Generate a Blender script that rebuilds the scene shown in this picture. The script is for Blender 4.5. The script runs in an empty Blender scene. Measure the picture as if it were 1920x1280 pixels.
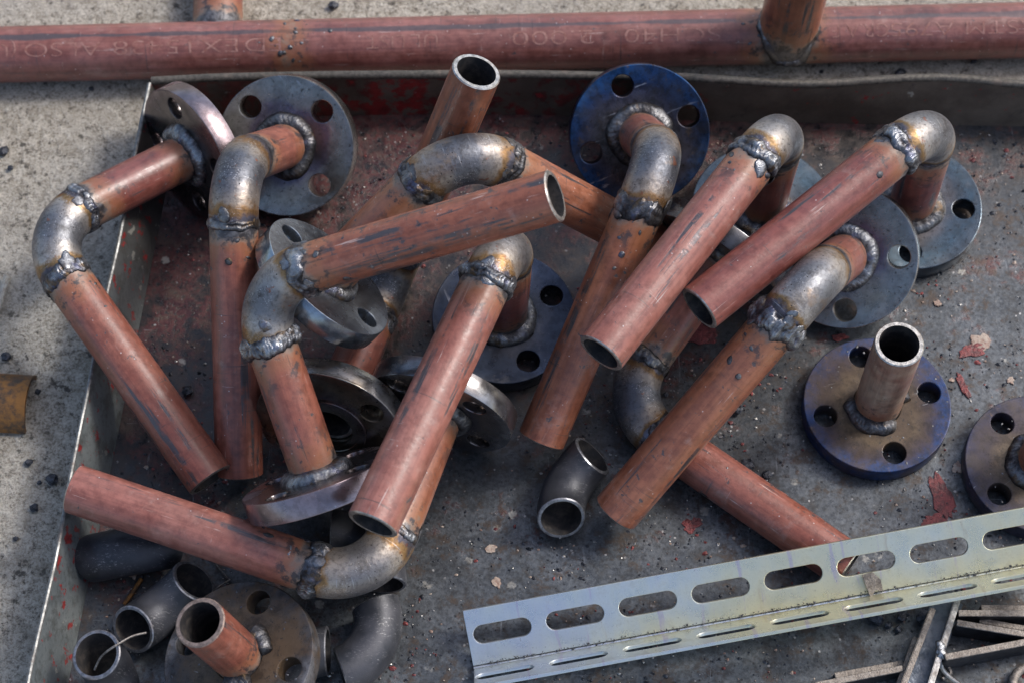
import bpy, bmesh, math, random
from mathutils import Vector, Matrix, noise as mnoise
R_ = math.radians
V = Vector
scene = bpy.context.scene
col = scene.collection
random.seed(7)

# ------------------------------------------------------------------ camera
PHI, DIST, FPX = R_(63.7), 1.53, 3800.0
CAM = V((0, -DIST*math.cos(PHI), DIST*math.sin(PHI)))
FWD = V((0, math.cos(PHI), -math.sin(PHI)))
UPV = V((0, math.sin(PHI), math.cos(PHI)))
cam_d = bpy.data.cameras.new('camera')
cam_d.sensor_width = 36; cam_d.lens = FPX/1920*36
cam_d.clip_start = 0.05; cam_d.clip_end = 200
cam_d.dof.use_dof = True; cam_d.dof.focus_distance = 1.41; cam_d.dof.aperture_fstop = 7.1
cam = bpy.data.objects.new('camera', cam_d); col.objects.link(cam)
cam.location = CAM; cam.rotation_euler = (math.pi/2-PHI, 0, 0)
scene.camera = cam
# ------------------------------------------------------------------ sky, sun, exposure
SUN_EL, SUN_AZ = R_(47), R_(66)          # azimuth clockwise from +Y
world = bpy.data.worlds.new('World'); scene.world = world; world.use_nodes = True
wt = world.node_tree; wt.nodes.clear()
wo = wt.nodes.new('ShaderNodeOutputWorld'); wb = wt.nodes.new('ShaderNodeBackground')
sk = wt.nodes.new('ShaderNodeTexSky'); sk.sky_type = 'NISHITA'; sk.sun_disc = False
sk.sun_elevation = SUN_EL; sk.sun_rotation = SUN_AZ; sk.air_density = 1.0; sk.dust_density = 3.0; sk.ozone_density = 1.0
wb.inputs['Strength'].default_value = 0.15
wt.links.new(sk.outputs[0], wb.inputs[0]); wt.links.new(wb.outputs[0], wo.inputs[0])
sd = bpy.data.lights.new('sun', 'SUN'); sd.energy = 1.5; sd.angle = R_(12); sd.color = (1, .985, .96)
sun = bpy.data.objects.new('sun', sd); col.objects.link(sun)
sdir = V((math.sin(SUN_AZ)*math.cos(SUN_EL), math.cos(SUN_AZ)*math.cos(SUN_EL), math.sin(SUN_EL)))
sun.rotation_euler = sdir.to_track_quat('Z', 'Y').to_euler(); sun.location = sdir*3
scene.render.engine = 'CYCLES'
vs = scene.view_settings
vs.view_transform = 'Standard'; vs.look = 'None'; vs.exposure = 0.5; vs.gamma = 1; vs.use_curve_mapping = False
scene.render.resolution_x, scene.render.resolution_y = 1024, 682

# ------------------------------------------------------------------ layout helper: photo position + height above tray floor -> world point
def P(px, py, z=0.0):
    d = FWD*FPX + V((1, 0, 0))*(px-960) - UPV*(py-640)
    return CAM + d*((z-CAM.z)/d.z)

# ------------------------------------------------------------------ shader helper
class NT:
    def __init__(s, name):
        s.m = bpy.data.materials.new(name); s.m.use_nodes = True
        s.t = s.m.node_tree; s.t.nodes.clear()
        s.out = s.n('ShaderNodeOutputMaterial'); s.b = s.n('ShaderNodeBsdfPrincipled')
        s.t.links.new(s.b.outputs[0], s.out.inputs[0]); s.tc = None; s.cache = {}
    def n(s, t): return s.t.nodes.new(t)
    def put(s, sock, v):
        if hasattr(v, 'links'): s.t.links.new(v, sock)
        elif isinstance(v, tuple) and len(v) == 3 and sock.type == 'RGBA': sock.default_value = (*v, 1)
        else: sock.default_value = v
    def obj(s):
        if not s.tc: s.tc = s.n('ShaderNodeTexCoord')
        return s.tc.outputs['Object']
    def attr(s, name, kind='GEOMETRY', out='Fac'):
        a = s.n('ShaderNodeAttribute'); a.attribute_name = name; a.attribute_type = kind
        return a.outputs[out]
    def rnd(s):
        if 'r' not in s.cache: s.cache['r'] = s.n('ShaderNodeObjectInfo').outputs['Random']
        return s.cache['r']
    def M(s, op, a, b=0.0, c=0.0, clamp=False):
        n = s.n('ShaderNodeMath'); n.operation = op; n.use_clamp = clamp
        for i, v in enumerate((a, b, c)): s.put(n.inputs[i], v)
        return n.outputs[0]
    def vm(s, op, a, b=(0, 0, 0)):
        n = s.n('ShaderNodeVectorMath'); n.operation = op
        s.put(n.inputs[0], a)
        if hasattr(b, 'links') or op != 'SCALE': s.put(n.inputs[1], b)
        return n.outputs['Value' if op in ('LENGTH', 'DOT_PRODUCT') else 0]
    def scale(s, v, xyz): return s.vm('MULTIPLY', v, xyz)
    def shift(s, v, k=37.0):                      # moves the pattern per object
        c = s.n('ShaderNodeCombineXYZ'); r = s.M('MULTIPLY', s.rnd(), k)
        for i in range(3): s.put(c.inputs[i], r)
        return s.vm('ADD', v, c.outputs[0])
    def noise(s, v, sc=1.0, det=4.0, rough=.55, dist=0.0):
        n = s.n('ShaderNodeTexNoise'); s.put(n.inputs['Vector'], v)
        n.inputs['Scale'].default_value = sc; n.inputs['Detail'].default_value = det
        n.inputs['Roughness'].default_value = rough; n.inputs['Distortion'].default_value = dist
        return n.outputs['Fac']
    def vor(s, v, sc=1.0, feat='F1', out='Distance'):
        n = s.n('ShaderNodeTexVoronoi'); s.put(n.inputs['Vector'], v); n.feature = feat; n.inputs['Scale'].default_value = sc
        return n.outputs[out]
    def mr(s, v, a, b, c=0.0, d=1.0):             # clamped smooth map
        n = s.n('ShaderNodeMapRange'); n.interpolation_type = 'SMOOTHSTEP'; s.put(n.inputs[0], v)
        for i, x in enumerate((a, b, c, d)): s.put(n.inputs[i+1], x)
        return n.outputs[0]
    def mix(s, f, a, b):
        n = s.n('ShaderNodeMix'); n.data_type = 'RGBA'; s.put(n.inputs[0], f); s.put(n.inputs[6], a); s.put(n.inputs[7], b)
        return n.outputs[2]
    def mul(s, f, a, b):
        n = s.n('ShaderNodeMix'); n.data_type = 'RGBA'; n.blend_type = 'MULTIPLY'; s.put(n.inputs[0], f); s.put(n.inputs[6], a); s.put(n.inputs[7], b)
        return n.outputs[2]
    def ramp(s, f, stops, interp='LINEAR'):
        n = s.n('ShaderNodeValToRGB'); s.put(n.inputs[0], f); cr = n.color_ramp; cr.interpolation = interp
        while len(cr.elements) < len(stops): cr.elements.new(.5)
        for e, (p, c) in zip(cr.elements, stops): e.position = p; e.color = (*c, 1)
        return n.outputs[0]
    def bump(s, h, strength=.5, dist=.001, chain=None):
        n = s.n('ShaderNodeBump'); n.inputs['Strength'].default_value = strength; n.inputs['Distance'].default_value = dist
        s.put(n.inputs['Height'], h)
        if chain: s.t.links.new(chain, n.inputs['Normal'])
        return n.outputs[0]
    def done(s, color, rough=.5, metal=0.0, normal=None, spec=.5, coat=0.0):
        b = s.b; s.put(b.inputs['Base Color'], color); s.put(b.inputs['Roughness'], rough); s.put(b.inputs['Metallic'], metal)
        b.inputs['Specular IOR Level'].default_value = spec
        if coat: b.inputs['Coat Weight'].default_value = coat; b.inputs['Coat Roughness'].default_value = .3
        if normal: s.t.links.new(normal, b.inputs['Normal'])
        return s.m

def smooth_or(n, a, b): return n.M('MAXIMUM', a, b)

# ------------------------------------------------------------------ materials
def mat_paint(name, c1, c2, c3, streak=.60, wear=.64, stripe=None):
    n = NT(name); p = n.shift(n.obj()); uv = n.attr('tube_uv', out='Vector')
    uvs = n.shift(uv); wd = n.attr('weld_distance')
    n1 = n.noise(p, 30, 6, .65); n2 = n.noise(p, 150, 5, .7); n3 = n.noise(p, 11, 4); n4 = n.noise(p, 420, 3)
    ax = n.noise(n.scale(uvs, (230, 9, 1)), 1, 5, .65)                   # soft drawn grain along the pipe
    c = n.mix(n.mr(n1, .36, .66), c1, c2); c = n.mix(n.mr(n3, .46, .66, 0, .8), c, c3)
    c = n.mul(n.mr(ax, .38, .62, .55, 0), c, (.55, .50, .48)); c = n.mul(n.mr(n2, .3, .62, .55, 0), c, (.42, .38, .38))
    c = n.mix(n.mr(n.noise(p, 48, 6, .72), .56, .72, 0, .5), c, (.34, .21, .175))
    c = n.mul(n.mr(n.noise(p, 19, 5, .7), .55, .70, 0, .7), c, (.42, .36, .35))
    st = n.noise(n.scale(uvs, (150, 7, 1)), 1, 6, .65); stm = n.mr(st, streak, streak+.05)
    stm = n.M('MULTIPLY', stm, n.mr(n.noise(p, 60, 4, .65), .38, .52))
    if stripe:
        u = n.n('ShaderNodeSeparateXYZ'); n.put(u.inputs[0], uv)
        sd_ = n.M('ABSOLUTE', n.M('SUBTRACT', u.outputs[0], stripe)); sd_ = n.M('ADD', sd_, n.M('MULTIPLY', n.M('SUBTRACT', n.noise(n.scale(uvs, (160, 30, 1)), 1, 5, .7), .5), .006))
        sd_ = n.M('ADD', sd_, n.M('MULTIPLY', n.M('SUBTRACT', n.noise(p, 6, 3), .5), .008))
        stm = n.M('MAXIMUM', n.M('MULTIPLY', stm, .5), n.mr(sd_, .0030, .0014, 0, .8))
    c = n.mix(n.M('MULTIPLY', stm, .88), c, (.085, .09, .098))
    ring = n.noise(n.scale(uvs, (14, 420, 1)), 1, 5, .65)
    rm = n.M('MULTIPLY', n.mr(ring, .61, .67), n.mr(n.noise(p, 25, 3), .48, .60)); c = n.mix(n.M('MULTIPLY', rm, .75), c, (.045, .04, .04))
    li = n.noise(n.scale(uvs, (520, 22, 1)), 1, 5, .65)
    lm = n.M('MULTIPLY', n.mr(li, .63, .69), n.mr(n.noise(p, 33, 3), .45, .58)); c = n.mix(n.M('MULTIPLY', lm, .75), c, (.50, .38, .34))
    l2 = n.noise(n.scale(uvs, (60, 700, 1)), 1, 4, .65)
    c = n.mix(n.M('MULTIPLY', n.M('MULTIPLY', n.mr(l2, .65, .69), n.mr(n.noise(p, 37, 3), .52, .62)), .6), c, (.48, .36, .32))
    ch = n.mr(n.noise(p, 120, 5, .72), wear, wear+.03); c = n.mix(n.M('MULTIPLY', ch, .9), c, (.055, .054, .06))
    dots = n.mr(n.vor(p, 170), .10, .06); dots = n.M('MULTIPLY', dots, n.mr(n.noise(p, 40, 2), .5, .55)); c = n.mix(n.M('MULTIPLY', dots, .8), c, (.55, .5, .48))
    # heat-affected end next to a weld
    h = n.M('ADD', wd, n.M('MULTIPLY', n.M('SUBTRACT', n.noise(p, 62, 6, .68), .5), .040))
    c = n.mix(n.mr(h, .032, .012, 0, .6), c, (.30, .125, .055))
    c = n.mix(n.mr(h, .014, .006, 0, .85), c, (.24, .18, .135))
    c = n.mix(n.mr(h, .0085, .003), c, n.mix(n.mr(n2, .4, .6), (.055, .05, .052), (.15, .145, .15)))
    bl = n.M('MULTIPLY', n.mr(n.noise(p, 95, 6, .68), .53, .62), n.mr(wd, .048, .012)); c = n.mix(n.M('MULTIPLY', bl, .92), c, (.03, .028, .031))
    met = n.M('MAXIMUM', n.M('MULTIPLY', stm, .6), n.mr(h, .010, .004, 0, .5))
    ro = n.M('ADD', n.mr(n2, .3, .7, .30, .52), n.M('MULTIPLY', bl, .1))
    hgt = n.M('ADD', n.M('MULTIPLY', n4, .3), n.M('SUBTRACT', n.M('MULTIPLY', n2, .6), n.M('MULTIPLY', n.M('MAXIMUM', ch, stm), .4)))
    return n.done(c, ro, met, n.bump(hgt, .5, .0008), .55, .28)
PAINTS = [mat_paint('red_oxide_primer', (.275, .082, .052), (.34, .122, .080), (.30, .106, .078), .585, .635),
          mat_paint('orange_worn_primer', (.29, .094, .048), (.37, .142, .076), (.315, .112, .060), .57, .62),
          mat_paint('dull_maroon_primer', (.225, .062, .046), (.285, .094, .072), (.235, .076, .066), .59, .645),
          mat_paint('dusty_pink_primer', (.295, .102, .074), (.37, .158, .122), (.325, .120, .092), .585, .65),
          mat_paint('scratched_orange_primer', (.295, .094, .052), (.37, .132, .076), (.32, .110, .066), .53, .605)]
RUN_PAINT = mat_paint('long_pipe_primer', (.235, .080, .062), (.30, .122, .102), (.26, .102, .092), .61, .655, 2.66*.0225)

def mat_bare(name='cut_steel', c=(.55, .53, .5), rough=.38, metal=.9):
    n = NT(name); p = n.shift(n.obj())
    a = n.noise(p, 300, 4, .7); b = n.noise(p, 60, 4)
    cc = n.mix(n.mr(a, .35, .65), tuple(x*.5 for x in c), c); cc = n.mix(n.mr(b, .55, .7, 0, .6), cc, (.2, .15, .12))
    return n.done(cc, n.mr(b, .3, .7, rough-.1, rough+.15), metal, n.bump(a, .4, .0006))
BARE = mat_bare()
BARE_DULL = mat_bare('rusty_cut_steel', (.33, .25, .21), .55, .5)

def mat_inside():
    n = NT('pipe_bore_scale'); p = n.obj(); a = n.noise(p, 130, 5, .7)
    return n.done(n.mix(n.mr(a, .4, .7), (.035, .034, .036), (.10, .085, .075)), .6, .35, n.bump(a, .4, .001))
INSIDE = mat_inside()

def mat_elbow(name, mid, hot, gold, soot=.5):
    n = NT(name); p = n.shift(n.obj()); uv = n.shift(n.attr('tube_uv', out='Vector')); wd = n.attr('weld_distance')
    a = n.noise(p, 55, 6, .65); b = n.noise(p, 380, 4, .7); g = n.noise(p, 22, 5, .6); d = n.noise(p, 120, 5, .7)
    h = n.M('ADD', wd, n.M('MULTIPLY', n.M('SUBTRACT', a, .5), .020)); h = n.M('ADD', h, n.M('MULTIPLY', n.M('SUBTRACT', g, .5), .026))
    t = n.M('DIVIDE', h, .034)
    c = n.ramp(t, [(0, (.045, .042, .045)), (.12, (.10, .095, .12)), (.20, tuple(x*.75 for x in gold)), (.27, gold), (.38, hot), (.56, tuple((x+y)/2 for x, y in zip(hot, mid))), (.72, mid), (1, tuple(x*.8 for x in mid))])
    c = n.mul(n.mr(b, .45, .75, 0, .8), c, (.4, .38, .38)); c = n.mul(n.mr(d, .50, .66, 0, .6), c, (.45, .42, .40))
    c = n.mix(n.mr(n.noise(p, 33, 6, .7), .56, .70, 0, soot), c, (.05, .043, .040))
    c = n.mix(n.mr(n.noise(p, 27, 5, .65), .57, .70, 0, .6), c, (.24, .155, .085))
    gr = n.M('MULTIPLY', n.mr(n.noise(n.scale(uv, (40, 620, 1)), 1, 4, .65), .60, .68), n.mr(n.noise(p, 40, 3), .46, .6)); c = n.mix(n.M('MULTIPLY', gr, .6), c, (.42, .42, .43))
    pit = n.M('MULTIPLY', n.mr(n.vor(p, 260), .18, .08), n.mr(n.noise(p, 70, 3), .48, .56)); c = n.mix(pit, c, (.025, .022, .025))
    spk = n.M('MULTIPLY', n.mr(n.noise(p, 900, 2, .7), .60, .68), n.mr(n.noise(p, 45, 3), .48, .60)); c = n.mix(n.M('MULTIPLY', spk, .7), c, (.62, .62, .64))
    rs = n.mr(n.noise(p, 95, 4), .645, .70, 0, .7); c = n.mix(rs, c, (.27, .095, .05))
    return n.done(c, n.mr(n.M('ADD', n.M('MULTIPLY', a, .5), n.M('MULTIPLY', d, .5)), .35, .65, .30, .56), .70, n.bump(n.M('ADD', n.M('ADD', b, n.M('MULTIPLY', d, .8)), n.M('MULTIPLY', pit, -.8)), .40, .0007))
ELBOWS = [mat_elbow('heat_tinted_elbow_steel', (.19, .195, .21), (.40, .365, .33), (.30, .19, .09)),
          mat_elbow('bluish_elbow_steel', (.14, .147, .168), (.33, .28, .235), (.27, .155, .07), .6),
          mat_elbow('brown_tinted_elbow_steel', (.22, .21, .21), (.40, .345, .29), (.36, .21, .09), .4)]

def mat_loose():
    n = NT('black_mill_scale'); p = n.shift(n.obj())
    a = n.noise(p, 40, 5); b = n.noise(p, 420, 4, .75); s = n.noise(n.scale(p, (1, 2.6, 1)), 330, 5, .75)
    c = n.mix(n.mr(a, .35, .65), (.030, .032, .038), (.065, .066, .076)); c = n.mix(n.mr(n.noise(p, 18, 3), .55, .7, 0, .5), c, (.05, .04, .038))
    w = n.M('MULTIPLY', n.mr(s, .54, .66), n.mr(n.noise(p, 46, 4, .6), .44, .62)); c = n.mix(n.M('MULTIPLY', w, .65), c, (.36, .35, .35))
    return n.done(c, n.mr(a, .3, .7, .38, .55), .35, n.bump(b, .35, .0006))
LOOSE = mat_loose()
LOOSE_RIM = mat_bare('scratched_elbow_rim', (.34, .34, .36), .4, .8)

def mat_flange(name, stops, rough=.30, metal=.9, dust=0.0, dustc=(.17, .12, .08), blotch=.45):
    n = NT(name); o = n.obj(); p = n.shift(o)
    s = n.n('ShaderNodeSeparateXYZ'); n.put(s.inputs[0], o)
    rad = n.M('SQRT', n.M('ADD', n.M('MULTIPLY', s.outputs[0], s.outputs[0]), n.M('MULTIPLY', s.outputs[1], s.outputs[1])))
    a = n.noise(p, 28, 5, .6, .6); b = n.noise(p, 210, 4, .7); g = n.noise(p, 13, 3)
    rr = n.M('ADD', rad, n.M('MULTIPLY', n.M('SUBTRACT', a, .5), .034)); rr = n.M('ADD', rr, n.M('MULTIPLY', n.M('SUBTRACT', g, .5), .030))
    c = n.ramp(n.M('DIVIDE', rr, .06), stops)
    c = n.mul(n.mr(n.noise(p, 60, 5, .6), .5, .7, 0, blotch), c, (.40, .37, .36))
    c = n.mul(n.mr(n.noise(p, 130, 6, .75), .42, .62, 0, .45+.4*(dust > .4)), c, (.42, .40, .38)); c = n.mix(n.mr(n.noise(p, 75, 6, .75), .58, .68, 0, .25+.5*(dust > .4)), c, (.15, .10, .065) if dust > .4 else (.26, .25, .25))
    cb = n.n('ShaderNodeCombineXYZ'); n.put(cb.inputs[0], n.M('MULTIPLY', rad, 1500)); n.put(cb.inputs[1], n.M('MULTIPLY', s.outputs[2], 900))
    n.put(cb.inputs[2], n.M('MULTIPLY', n.M('ARCTAN2', s.outputs[1], s.outputs[0]), 2.0))
    turn = n.noise(cb.outputs[0], 1, 3, .6)
    if dust:
        d = n.M('MULTIPLY', n.mr(n.noise(p, 42, 6, .7), .40, .66), dust); c = n.mix(d, c, dustc)
        k = n.mr(n.noise(p, 330, 4, .75), .58, .66); c = n.mix(n.M('MULTIPLY', k, .8), c, (.03, .027, .026))
    scr = n.M('MULTIPLY', n.mr(n.noise(n.scale(p, (1, .12, 1)), 260, 4, .6), .66, .71), n.mr(n.noise(p, 30, 2), .45, .6)); c = n.mix(n.M('MULTIPLY', scr, .5), c, (.6, .6, .62))
    ro = n.M('ADD', n.mr(a, .3, .7, rough-.08, rough+.14), n.M('MULTIPLY', b, .06))
    tg = n.n('ShaderNodeTangent'); tg.direction_type = 'RADIAL'; tg.axis = 'Z'
    n.t.links.new(tg.outputs[0], n.b.inputs['Tangent']); n.b.inputs['Anisotropic'].default_value = .65 if metal > .8 else .3
    return n.done(c, ro, metal, n.bump(n.M('ADD', n.M('MULTIPLY', turn, .6), n.M('MULTIPLY', b, .5)), .22, .0005))
FL_SILVER = mat_flange('machined_flange_steel', [(.30, (.12, .12, .13)), (.44, (.17, .15, .20)), (.56, (.31, .295, .28)), (.75, (.35, .35, .32)), (.95, (.30, .305, .31))], .19, .9, .3, (.12, .105, .085))
FL_BLUE = mat_flange('blue_tempered_flange', [(.28, (.15, .145, .14)), (.45, (.10, .095, .105)), (.60, (.075, .075, .11)), (.74, (.03, .060, .14)), (.95, (.025, .085, .215))], .28, .9, .45, (.07, .062, .055), .7)
FL_TEAL = mat_flange('grey_blue_flange', [(.30, (.12, .12, .12)), (.48, (.17, .165, .17)), (.62, (.10, .13, .16)), (.80, (.08, .125, .165)), (.95, (.12, .15, .18))], .25, .9, .25, (.09, .075, .06))
FL_STEELBLUE = mat_flange('polished_blue_steel_flange', [(.30, (.14, .14, .15)), (.48, (.22, .235, .26)), (.62, (.27, .30, .34)), (.80, (.31, .35, .40)), (.95, (.34, .38, .43))], .17)
FL_DARK = mat_flange('dark_polished_flange', [(.30, (.09, .09, .10)), (.45, (.13, .12, .14)), (.60, (.22, .19, .17)), (.80, (.15, .14, .145)), (.95, (.28, .28, .29))], .17)
FL_BRONZE_REFL = mat_flange('painted_bronze_reflection_flange', [(.30, (.17, .15, .12)), (.45, (.16, .13, .14)), (.60, (.30, .25, .19)), (.80, (.24, .21, .17)), (.95, (.36, .36, .37))], .19, .9, .2, (.10, .08, .06))  # bronze reflection painted into the base colour of the steel
FL_NAVY = mat_flange('dark_blue_flange', [(.30, (.09, .10, .115)), (.45, (.10, .11, .14)), (.60, (.065, .08, .115)), (.80, (.05, .065, .10)), (.95, (.10, .11, .13))], .26)
FL_RUST = mat_flange('dusty_rust_flange', [(.30, (.10, .072, .05)), (.50, (.13, .092, .06)), (.65, (.085, .072, .062)), (.85, (.065, .065, .07)), (.95, (.16, .16, .17))], .46, .4, .75, (.125, .078, .042))
FL_PURPLE = mat_flange('purple_tempered_flange', [(.28, (.10, .075, .05)), (.42, (.115, .083, .055)), (.56, (.07, .053, .056)), (.72, (.055, .045, .066)), (.90, (.04, .045, .09))], .45, .35, .6, (.075, .055, .04))
FL_IBLUE = mat_flange('blue_brown_tempered_flange', [(.28, (.085, .060, .040)), (.42, (.125, .088, .052)), (.56, (.070, .048, .038)), (.68, (.042, .034, .055)), (.80, (.014, .045, .15))], .40, .35, .6, (.085, .055, .034))
FL_MAUVE = mat_flange('mauve_grey_flange', [(.30, (.13, .12, .12)), (.50, (.16, .145, .145)), (.70, (.14, .125, .13)), (.95, (.33, .27, .29))], .19)

def mat_weld(name, dark, light, rough):
    n = NT(name); p = n.shift(n.obj()); h = n.attr('bead_height')
    a = n.noise(p, 130, 6, .7); b = n.noise(p, 620, 3, .7); g = n.noise(p, 48, 4)
    f = n.M('ADD', n.M('MULTIPLY', h, .80), n.M('MULTIPLY', n.M('SUBTRACT', a, .5), 1.5)); f = n.M('ADD', f, n.M('MULTIPLY', n.M('SUBTRACT', g, .5), .9))
    c = n.ramp(f, [(.10, (.030, .027, .027)), (.32, dark), (.68, light), (1, tuple(min(.75, x*1.5) for x in light))])
    c = n.mix(n.mr(n.noise(p, 80, 5, .65), .54, .66, 0, .8), c, (.12, .078, .042)); c = n.mix(n.mr(n.noise(p, 70, 3), .60, .70, 0, .55), c, (.10, .11, .19))
    return n.done(c, n.mr(a, .3, .65, rough+.28, rough-.06), .85, n.bump(n.M('ADD', a, n.M('MULTIPLY', b, .4)), .6, .0014))
WELD = mat_weld('bright_weld_metal', (.11, .11, .122), (.31, .32, .335), .28)
WELD_D = mat_weld('dark_weld_metal', (.06, .058, .062), (.19, .19, .195), .34)
SPAT = mat_weld('spatter_metal', (.05, .05, .055), (.17, .17, .175), .36)

def mat_tray():
    n = NT('dirty_painted_sheet'); p = n.obj(); s = n.n('ShaderNodeSeparateXYZ'); n.put(s.inputs[0], p)
    x, y = s.outputs[0], s.outputs[1]
    a = n.noise(p, 8, 8, .68); b = n.noise(p, 24, 8, .72); d = n.noise(p, 80, 6, .72); e = n.noise(p, 300, 5, .75)
    c = n.mix(n.mr(b, .35, .65), (.070, .078, .086), (.150, .163, .174)); c = n.mul(n.mr(e, .42, .62, 0, .75), c, (.42, .42, .43)); c = n.mul(n.mr(d, .46, .60, 0, .55), c, (.45, .43, .42))
    # brown oily grime plus painted pile shade, heavier towards the back and crowded end
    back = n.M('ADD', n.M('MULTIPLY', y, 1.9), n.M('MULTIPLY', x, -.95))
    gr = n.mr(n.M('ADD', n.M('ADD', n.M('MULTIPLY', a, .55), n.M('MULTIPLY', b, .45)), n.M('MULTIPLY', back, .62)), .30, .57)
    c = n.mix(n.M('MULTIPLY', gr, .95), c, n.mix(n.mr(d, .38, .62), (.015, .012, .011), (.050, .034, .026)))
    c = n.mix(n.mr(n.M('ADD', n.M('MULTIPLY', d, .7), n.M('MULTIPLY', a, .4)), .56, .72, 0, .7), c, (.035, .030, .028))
    # worn old red paint
    rp = n.mr(n.M('ADD', n.M('ADD', b, n.M('MULTIPLY', d, .35)), n.M('MULTIPLY', back, .26)), .655, .79); rp = n.M('MULTIPLY', rp, n.mr(e, .38, .50))
    c = n.mix(n.M('MULTIPLY', rp, .75), c, n.mix(n.mr(d, .4, .6), (.06, .013, .013), (.125, .032, .029)))
    # pale drips, rust bloom, dark specks
    vo = n.vor(p, 34); c = n.mix(n.M('MULTIPLY', n.mr(n.M('ADD', vo, n.M('MULTIPLY', n.M('SUBTRACT', e, .5), .22)), .13, .09), n.mr(b, .47, .56, 0, .8)), c, (.36, .345, .305))
    vo2 = n.M('ADD', n.vor(p, 120), n.M('MULTIPLY', n.M('SUBTRACT', e, .5), .3)); c = n.mix(n.M('MULTIPLY', n.mr(vo2, .13, .08), n.mr(d, .47, .58)), c, (.42, .41, .40))
    c = n.mix(n.M('MULTIPLY', n.mr(n.M('ADD', n.vor(p, 190), n.M('MULTIPLY', n.M('SUBTRACT', e, .5), .4)), .22, .12), n.mr(b, .42, .58)), c, (.018, .018, .020))
    c = n.mix(n.mr(n.noise(p, 40, 8, .78), .52, .63, 0, .75), c, (.072, .050, .036)); c = n.mul(n.mr(n.noise(p, 165, 7, .8), .50, .62, 0, .45), c, (.40, .37, .35))
    c = n.mix(n.mr(n.noise(p, 210, 6, .8), .62, .70, 0, .4), c, (.34, .33, .315))
    sc = n.M('MULTIPLY', n.mr(n.noise(n.scale(p, (1, .06, 1)), 420, 4, .6), .66, .71), n.mr(b, .45, .6))
    sc2 = n.M('MULTIPLY', n.mr(n.noise(n.scale(n.vm('ADD', p, n.scale(p, (.6, .6, 0))), (.05, 1, 1)), 380, 4, .6), .67, .72), n.mr(a, .45, .6))
    c = n.mix(n.M('MULTIPLY', n.M('MAXIMUM', sc, sc2), .4), c, (.40, .42, .44))
    hgt = n.M('ADD', n.M('MULTIPLY', e, .5), n.M('ADD', n.M('MULTIPLY', d, .4), n.M('MULTIPLY', rp, .35)))
    return n.done(c, n.mr(d, .3, .7, .24, .48), n.mr(gr, 0, 1, .45, .05), n.bump(hgt, .38, .0010), .55)
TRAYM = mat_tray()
def mat_wall():
    n = NT('worn_tray_wall_paint'); p = n.obj(); b = n.noise(p, 20, 6, .65); d = n.noise(p, 75, 5, .65); e = n.noise(p, 260, 4, .7)
    x = n.n('ShaderNodeSeparateXYZ'); n.put(x.inputs[0], p)
    c = n.mix(n.mr(b, .35, .65), (.075, .058, .044), (.135, .108, .084));     redz = n.M('MULTIPLY', n.mr(x.outputs[0], .17, -.02), n.mr(x.outputs[0], -.24, -.08, .45, 1))
    c = n.mix(n.M('MULTIPLY', n.mr(n.M('ADD', d, n.M('MULTIPLY', b, .8)), .84, .96), redz), c, n.mix(n.mr(b, .42, .62), (.075, .012, .012), (.27, .016, .017)))
    c = n.mix(n.M('MULTIPLY', n.mr(d, .63, .67), .9), c, (.26, .020, .022)); c = n.mix(n.mr(n.noise(p, 55, 6, .7), .60, .70, 0, .75), c, (.045, .038, .034))
    c = n.mix(n.mr(n.noise(p, 37, 5, .7), .66, .69, 0, .8), c, (.34, .33, .28))
    return n.done(c, .5, .1, n.bump(n.M('ADD', d, e), .4, .0008))
WALLM = mat_wall()
def mat_side():
    n = NT('grey_side_wall_paint'); p = n.obj(); b = n.noise(p, 16, 6, .65); d = n.noise(p, 70, 6, .7); e = n.noise(p, 260, 4, .7); x = n.n('ShaderNodeSeparateXYZ'); n.put(x.inputs[0], p)
    c = n.mix(n.mr(b, .35, .65), (.105, .120, .125), (.165, .182, .182)); c = n.mul(n.mr(d, .48, .64, 0, .7), c, (.45, .43, .4)); c = n.mul(n.mr(e, .5, .65, 0, .5), c, (.5, .48, .46))
    c = n.mix(n.mr(n.M('ADD', x.outputs[1], n.M('MULTIPLY', n.M('SUBTRACT', b, .5), .25)), -.03, .12, 0, .85), c, (.045, .036, .030))
    c = n.mix(n.mr(n.noise(p, 95, 5, .65), .585, .615, 0, .95), c, n.mix(n.mr(e, .4, .6), (.14, .016, .016), (.30, .028, .026)))
    c = n.mix(n.mr(n.noise(p, 44, 5, .7), .63, .66, 0, .7), c, (.33, .32, .28))
    return n.done(c, .48, .1, n.bump(n.M('ADD', d, e), .4, .0008))
SIDEM = mat_side()
RIM_DARK = mat_bare('dirty_rim_steel', (.13, .115, .095), .5, .4)
RIMM = mat_bare('worn_rim_steel', (.26, .26, .25), .45, .55)

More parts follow.
